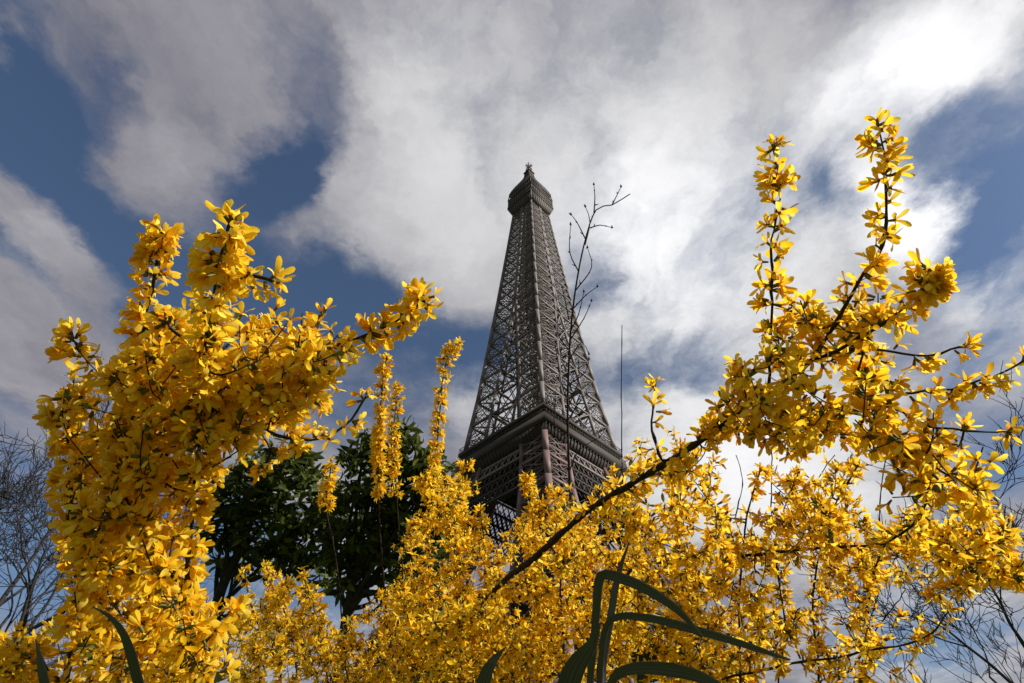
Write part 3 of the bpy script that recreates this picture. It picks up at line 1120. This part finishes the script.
# ---- strap-leaved plants close to the lens
def strap(path, widths, name='leaf', fold=.25, parent=None, off=(0, 0, 0), tilt=(0, 0, 1)):
    P = smooth_path([np.asarray(p, float) for p in path], .012)
    n = len(P)
    acc = np.concatenate(([0], np.cumsum(np.linalg.norm(np.diff(P, axis=0), axis=1))))
    first = acc[int(np.linalg.norm(P - np.asarray(path[4], float), axis=1).argmin())]
    u = np.clip((acc - first) / (acc[-1] - first), 0, 1)
    W = np.interp(u, np.linspace(0, 1, len(widths)), widths)
    T = np.gradient(P, axis=0)
    T /= np.linalg.norm(T, axis=1, keepdims=True)
    s = np.cross(T, np.asarray(tilt, float))
    s /= np.maximum(np.linalg.norm(s, axis=1, keepdims=True), 1e-6)
    nn = np.cross(s, T)
    rows = []
    for k, off_ in ((-1, fold), (-.5, fold * .35), (0, 0), (.5, fold * .35), (1, fold)):
        rows.append(P + s * (W * k / 2)[:, None] + nn * (W * off_ / 2)[:, None])
    V = np.stack(rows, 1)
    top = V.reshape(-1, 3)
    bot = (V - nn[:, None, :] * .0006).reshape(-1, 3)
    F = []
    for j in range(n - 1):
        for q in range(4):
            b = j * 5 + q
            F.append((b, b + 1, b + 6, b + 5))
            o = n * 5
            F.append((o + b + 5, o + b + 6, o + b + 1, o + b))
    uvs = np.stack((np.tile(np.linspace(0, 1, 5), n), np.repeat(u, 5)), 1)
    me = mesh_np(name, np.vstack((top, bot)) - np.asarray(off), np.array(F), M_STRAP, uv=np.vstack((uvs, uvs)), smooth=True)
    return link(name, me, parent)


def strap_plant(label, base, leaves):
    r = thing('strap_leaved_plant', label, 'plant', base, 'long strap leaves rising below the blossom')
    for path, widths, tilt in leaves:
        pp = [at(*p) for p in path]
        b0 = np.array(base) + np.array((random.uniform(-.01, .01), random.uniform(-.01, .01), 0))
        d0 = unit(b0 - pp[0])
        gap0 = np.linalg.norm(pp[1] - pp[0])
        pts = [b0, b0 * .5 + pp[0] * .5, pp[0] + d0 * gap0 * 2.5, pp[0] + d0 * gap0] + pp
        strap(pts, [w * .82 for w in widths], 'leaf', parent=r, off=base, tilt=tilt)


VIEW = tuple(-FV)
strap_plant('dark strap-leaved plant with one leaf kinked over and others arching right', (0.07, .63, 0), [
    ([(590, 690, .56), (594, 640, .555), (597, 600, .55), (599, 580, .545), (606, 574, .54), (630, 581, .535), (655, 594, .535), (680, 612, .535), (702, 636, .54)], [.008, .009, .009, .010, .012, .011, .008, .002], VIEW),
    ([(600, 690, .57), (602, 650, .565), (607, 625, .56), (620, 616, .555), (650, 618, .55), (690, 628, .55), (740, 643, .56), (790, 660, .57)], [.006, .007, .008, .009, .010, .009, .007, .002], VIEW),
    ([(566, 700, .55), (571, 675, .545), (580, 658, .54), (592, 643, .535), (601, 622, .53)], [.024, .026, .022, .012, .001], VIEW),
    ([(606, 710, .56), (610, 685, .555), (622, 671, .55), (650, 667, .545), (690, 673, .54), (730, 690, .55)], [.008, .010, .014, .016, .013, .003], VIEW),
    ([(603, 670, .62), (610, 620, .64), (618, 575, .66), (630, 540, .67)], [.008, .010, .009, .001], VIEW),
])
strap_plant('single dark blade of a strap-leaved plant at the bottom edge', (-0.03, .64, 0), [
    ([(480, 710, .57), (484, 680, .57), (492, 662, .57), (506, 647, .575)], [.015, .018, .013, .001], VIEW),
])
strap_plant('dark strap-leaved plant with a curved pointed leaf against the golden mass at left', (-0.40, .62, 0), [
    ([(140, 705, .60), (136, 670, .59), (124, 634, .58), (108, 615, .58), (92, 607, .58)], [.011, .014, .013, .008, .001], VIEW),
    ([(48, 705, .62), (43, 672, .62), (36, 640, .63)], [.012, .013, .001], VIEW),
])


# ---- leafless saplings and trees
def bare_branching(mb, p, d, L, r, depth, rg, spread=.5, up=.15, step=None, tips=None, kink=.12):
    n = 6
    pts, rad = [np.array(p, float)], [r]
    dd = unit(d)
    for k in range(n):
        dd = unit(dd + rg.normal(0, kink, 3) + np.array((0, 0, up * .25)))
        pts.append(pts[-1] + dd * L / n)
        rad.append(r * (1 - .45 * (k + 1) / n))
    mb.tube(smooth_path(pts, L / 14), np.interp(np.linspace(0, 1, len(smooth_path(pts, L / 14))), np.linspace(0, 1, n + 1), rad), 5 if depth > 1 else 4)
    if depth <= 0:
        return
    kids = 3 if depth > 1 else 4
    for k in range(kids):
        j = n if k == 0 else int(rg.integers(2, n))
        a = unit(np.cross(dd, rg.normal(0, 1, 3)))
        nd = unit(dd * (1 - spread * .3) + a * spread * rg.uniform(.6, 1.3) + np.array((0, 0, up)))
        bare_branching(mb, pts[j], nd, L * rg.uniform(.58, .82), max(.0045, rad[j] * rg.uniform(.55, .75)), depth - 1, rg, spread, up, kink=kink)


def bare_tree(label, base, height, seed, depth=5, lean=(0, 0), r=.12, spread=.6):
    rg = np.random.default_rng(seed)
    t = thing('bare_tree', label, 'tree', base, 'leafless trees beyond the shrubs')
    tr = MB()
    top = np.array((lean[0], lean[1], height * .42))
    tp = smooth_path([np.zeros(3), top * .5 + np.append(rg.normal(0, .06, 2), 0), top], .3)
    tr.tube(tp, np.linspace(r, r * .62, len(tp)), 9)
    tr.build('trunk', M_BARK_GREY, t, True)
    cr_ = MB()
    for k in range(5):
        an = k * 1.26 + rg.normal(0, .3)
        j = tp[-1 - int(rg.integers(0, max(1, len(tp) // 3)))]
        d = np.array((math.cos(an) * .7, math.sin(an) * .7, .8))
        bare_branching(cr_, j, d, height * .24, r * .42, depth - 1, rg, spread, .08)
    cr_.build('crown', M_BARK_GREY, t, True)
    return t


def foot_of(px, py, dist, drop=0):
    """ground point under the direction (px,py), dist metres away over the ground"""
    d = ray(px, py)
    d = d / math.hypot(d[0], d[1])
    return (d[0] * dist, d[1] * dist, 0)


bare_tree('leafless dark tree at the left edge behind the golden shrub', foot_of(8, 600, 8.5), 5.6, 5, 6, r=.07)
bare_tree('leafless tree mostly hidden by the left golden shrub, beside the one at the edge', foot_of(40, 610, 11), 6.6, 25, 6, r=.07)
bare_tree('leafless tree with twiggy grey crown at the lower right edge', foot_of(1005, 610, 9), 4.9, 9, 6, r=.055)
bare_tree('thin leafless tree showing between the golden mass and the dark leafy tree', foot_of(190, 600, 16), 8.0, 14, 4, r=.09)

sap = thing('bare_sapling', 'slender leafless sapling crossing the right side of the tower', 'sapling', (at(590, 690, 3.0)[0], at(590, 690, 3.0)[1] + .35, 0))
sb = np.array(sap.location)
mb = MB()
main = smooth_path([sb, at(592, 690, 3.0), at(575, 560, 2.9), at(568, 440, 2.8), at(569, 360, 2.75), at(574, 300, 2.7), at(584, 245, 2.7), at(596, 210, 2.7), at(612, 205, 2.7), at(630, 194, 2.7)], .05)
mb.tube(main - sb, np.linspace(.012, .0026, len(main)), 6)
mb.build('stem', M_BARK, sap, True)
rg = np.random.default_rng(3)
for q in ([(594, 213), (596, 198), (598, 184)], [(585, 245), (588, 222), (582, 205)], [(590, 228), (606, 222), (616, 228)], [(579, 272), (572, 252), (571, 226)], [(576, 290), (588, 270), (590, 245)],
          [(570, 340), (582, 318), (592, 300)], [(569, 360), (578, 345), (590, 350)], [(568, 400), (560, 380), (556, 350)], [(568, 420), (580, 400), (590, 395)], [(569, 320), (566, 300), (560, 286)], [(570, 470), (580, 450), (596, 440)],
          [(612, 205), (618, 196), (620, 188)], [(586, 240), (577, 226), (574, 214)], [(572, 310), (584, 296), (598, 290)], [(571, 330), (578, 312), (580, 292)], [(568, 385), (582, 372), (588, 356)], [(568, 440), (556, 420), (552, 396)], [(569, 350), (560, 336), (556, 318)], [(567, 410), (576, 385), (578, 365)]):
    tw = bud = MB()
    p = smooth_path([at(x, y, 2.72) + rg.normal(0, .01, 3) * (k > 0) for k, (x, y) in enumerate(q)], .04)
    tw.tube(p - sb, np.linspace(.0034, .0014, len(p)), 5)
    for k in range(1, len(p), 2):
        bud.tube(np.array([p[k], p[k] + rg.normal(0, .006, 3) + (0, 0, .012)]) - sb, [.004, .001], 5)
    bud.tube(np.array([p[-1], p[-1] + (0, 0, .02)]) - sb, [.0055, .001], 5)
    tw.build('twig', M_BARK, sap, True)

wand = thing('bare_shoot', 'thin straight leafless stem standing just right of the tower', 'stem', (at(620, 690, 3.2)[0], at(620, 690, 3.2)[1] + .2, 0))
wb = np.array(wand.location)
mb = MB()
for (q, r_) in (([(618, 690), (620, 560), (621, 440), (622, 325)], .006),):
    p = smooth_path([wb] + [at(x, y, 3.2) for x, y in q], .05)
    p[1:-1] += np.cumsum(np.random.default_rng(8).normal(0, .0022, (len(p) - 2, 3)), axis=0) * np.sin(np.linspace(0, math.pi, len(p) - 2))[:, None]
    mb.tube(p - wb, np.linspace(r_, .0022, len(p)) * (1 + .3 * (np.arange(len(p)) % 6 == 0)), 5)
mb.build('stem', M_BARK, wand, True)


# ---- dark leafy trees
LEAFT = [leaf_template(.23, .072, 5, dr, .35) for dr in (.3, .7, 1.1)]


def leafy_tree(label, base, trunk_px, lobes, seed, n_leaf):
    rg = np.random.default_rng(seed)
    t = thing('leafy_tree', label, 'tree', base, 'dark leafy trees behind the forsythia')
    b = np.array(base)
    path = smooth_path([b] + [at(*p) for p in trunk_px], .2)
    tr = MB()
    tr.tube(path - b, np.linspace(.12, .06, len(path)), 8)
    to = tr.build('trunk', M_BARK_GREY, t, True)
    lim = MB()
    P, A, Z = [], [], []
    for (px, py, dist, rad) in lobes:
        c = at(px, py, dist)
        j = path[int(len(path) * rg.uniform(.72, .98))]
        lp = smooth_path([j, (j + c) / 2 + rg.normal(0, .1, 3) - (0, 0, .1), c], .2)
        lim.tube(lp - b, np.linspace(.04, .012, len(lp)), 5)
        for _ in range(int(n_leaf * (rad / .8) ** 2)):
            d = unit(rg.normal(0, 1, 3))
            rr = rad * rg.uniform(.35, 1.0) ** .6
            p = c + d * rr * np.array((1, 1, .85))
            # a twig end with a whorl of drooping leaflets
            if rg.random() < .25:
                tw_ = smooth_path([c + (p - c) * .3, p], .3)
                lim.tube(tw_ - b, np.linspace(.01, .005, len(tw_)), 4)
            a0 = rg.uniform(0, 6.28)
            for k in range(5):
                an = a0 + k * 1.256
                A.append(unit(np.array((math.cos(an), math.sin(an), rg.uniform(-.5, .25))) + d * .35))
                P.append(p + rg.normal(0, .015, 3))
                Z.append(rg.uniform(.6, 1.15))
    lim.build('limb', M_BARK_GREY, to, True)
    P, A, Z = np.array(P) - b, np.array(A), np.array(Z)
    me = scatter_mesh('crown', LEAFT, P, A, Z, rg.uniform(0, 6.28, len(P)), rg.integers(0, 3, len(P)), [M_TREELEAF])
    link('crown', me, t)


leafy_tree('dark leafy tree nearer the golden mass, its crown round', tuple(np.array(foot_of(212, 640, 10.5))), [(206, 683, 8.6), (218, 600, 8.4), (245, 540, 8.3)],
           [(240, 490, 8.3, .50), (275, 475, 8.2, .55), (300, 500, 8.3, .55), (262, 525, 8.3, .50), (225, 525, 8.4, .35), (305, 540, 8.4, .45), (290, 455, 8.3, .3), (222, 500, 8.3, .28), (325, 510, 8.4, .35), (235, 560, 8.5, .3), (280, 565, 8.5, .34), (320, 575, 8.5, .3)], 31, 125)
leafy_tree('dark leafy tree with a pointed crown close to the tower', tuple(np.array(foot_of(335, 640, 9.8))), [(335, 683, 8.2), (350, 600, 8.0), (362, 550, 7.9)],
           [(375, 480, 7.8, .50), (410, 480, 7.8, .45), (365, 450, 7.8, .28), (398, 442, 7.8, .26), (430, 480, 7.8, .30), (360, 520, 7.9, .50), (400, 520, 7.9, .48), (345, 540, 8.0, .4), (385, 555, 8.0, .40), (350, 575, 8.1, .32), (395, 585, 8.1, .34), (425, 560, 8.0, .3), (430, 525, 7.9, .3), (365, 430, 7.8, .12), (399, 427, 7.8, .12), (440, 470, 7.8, .22), (448, 500, 7.8, .24), (446, 530, 7.9, .24), (415, 455, 7.8, .25)], 32, 125)
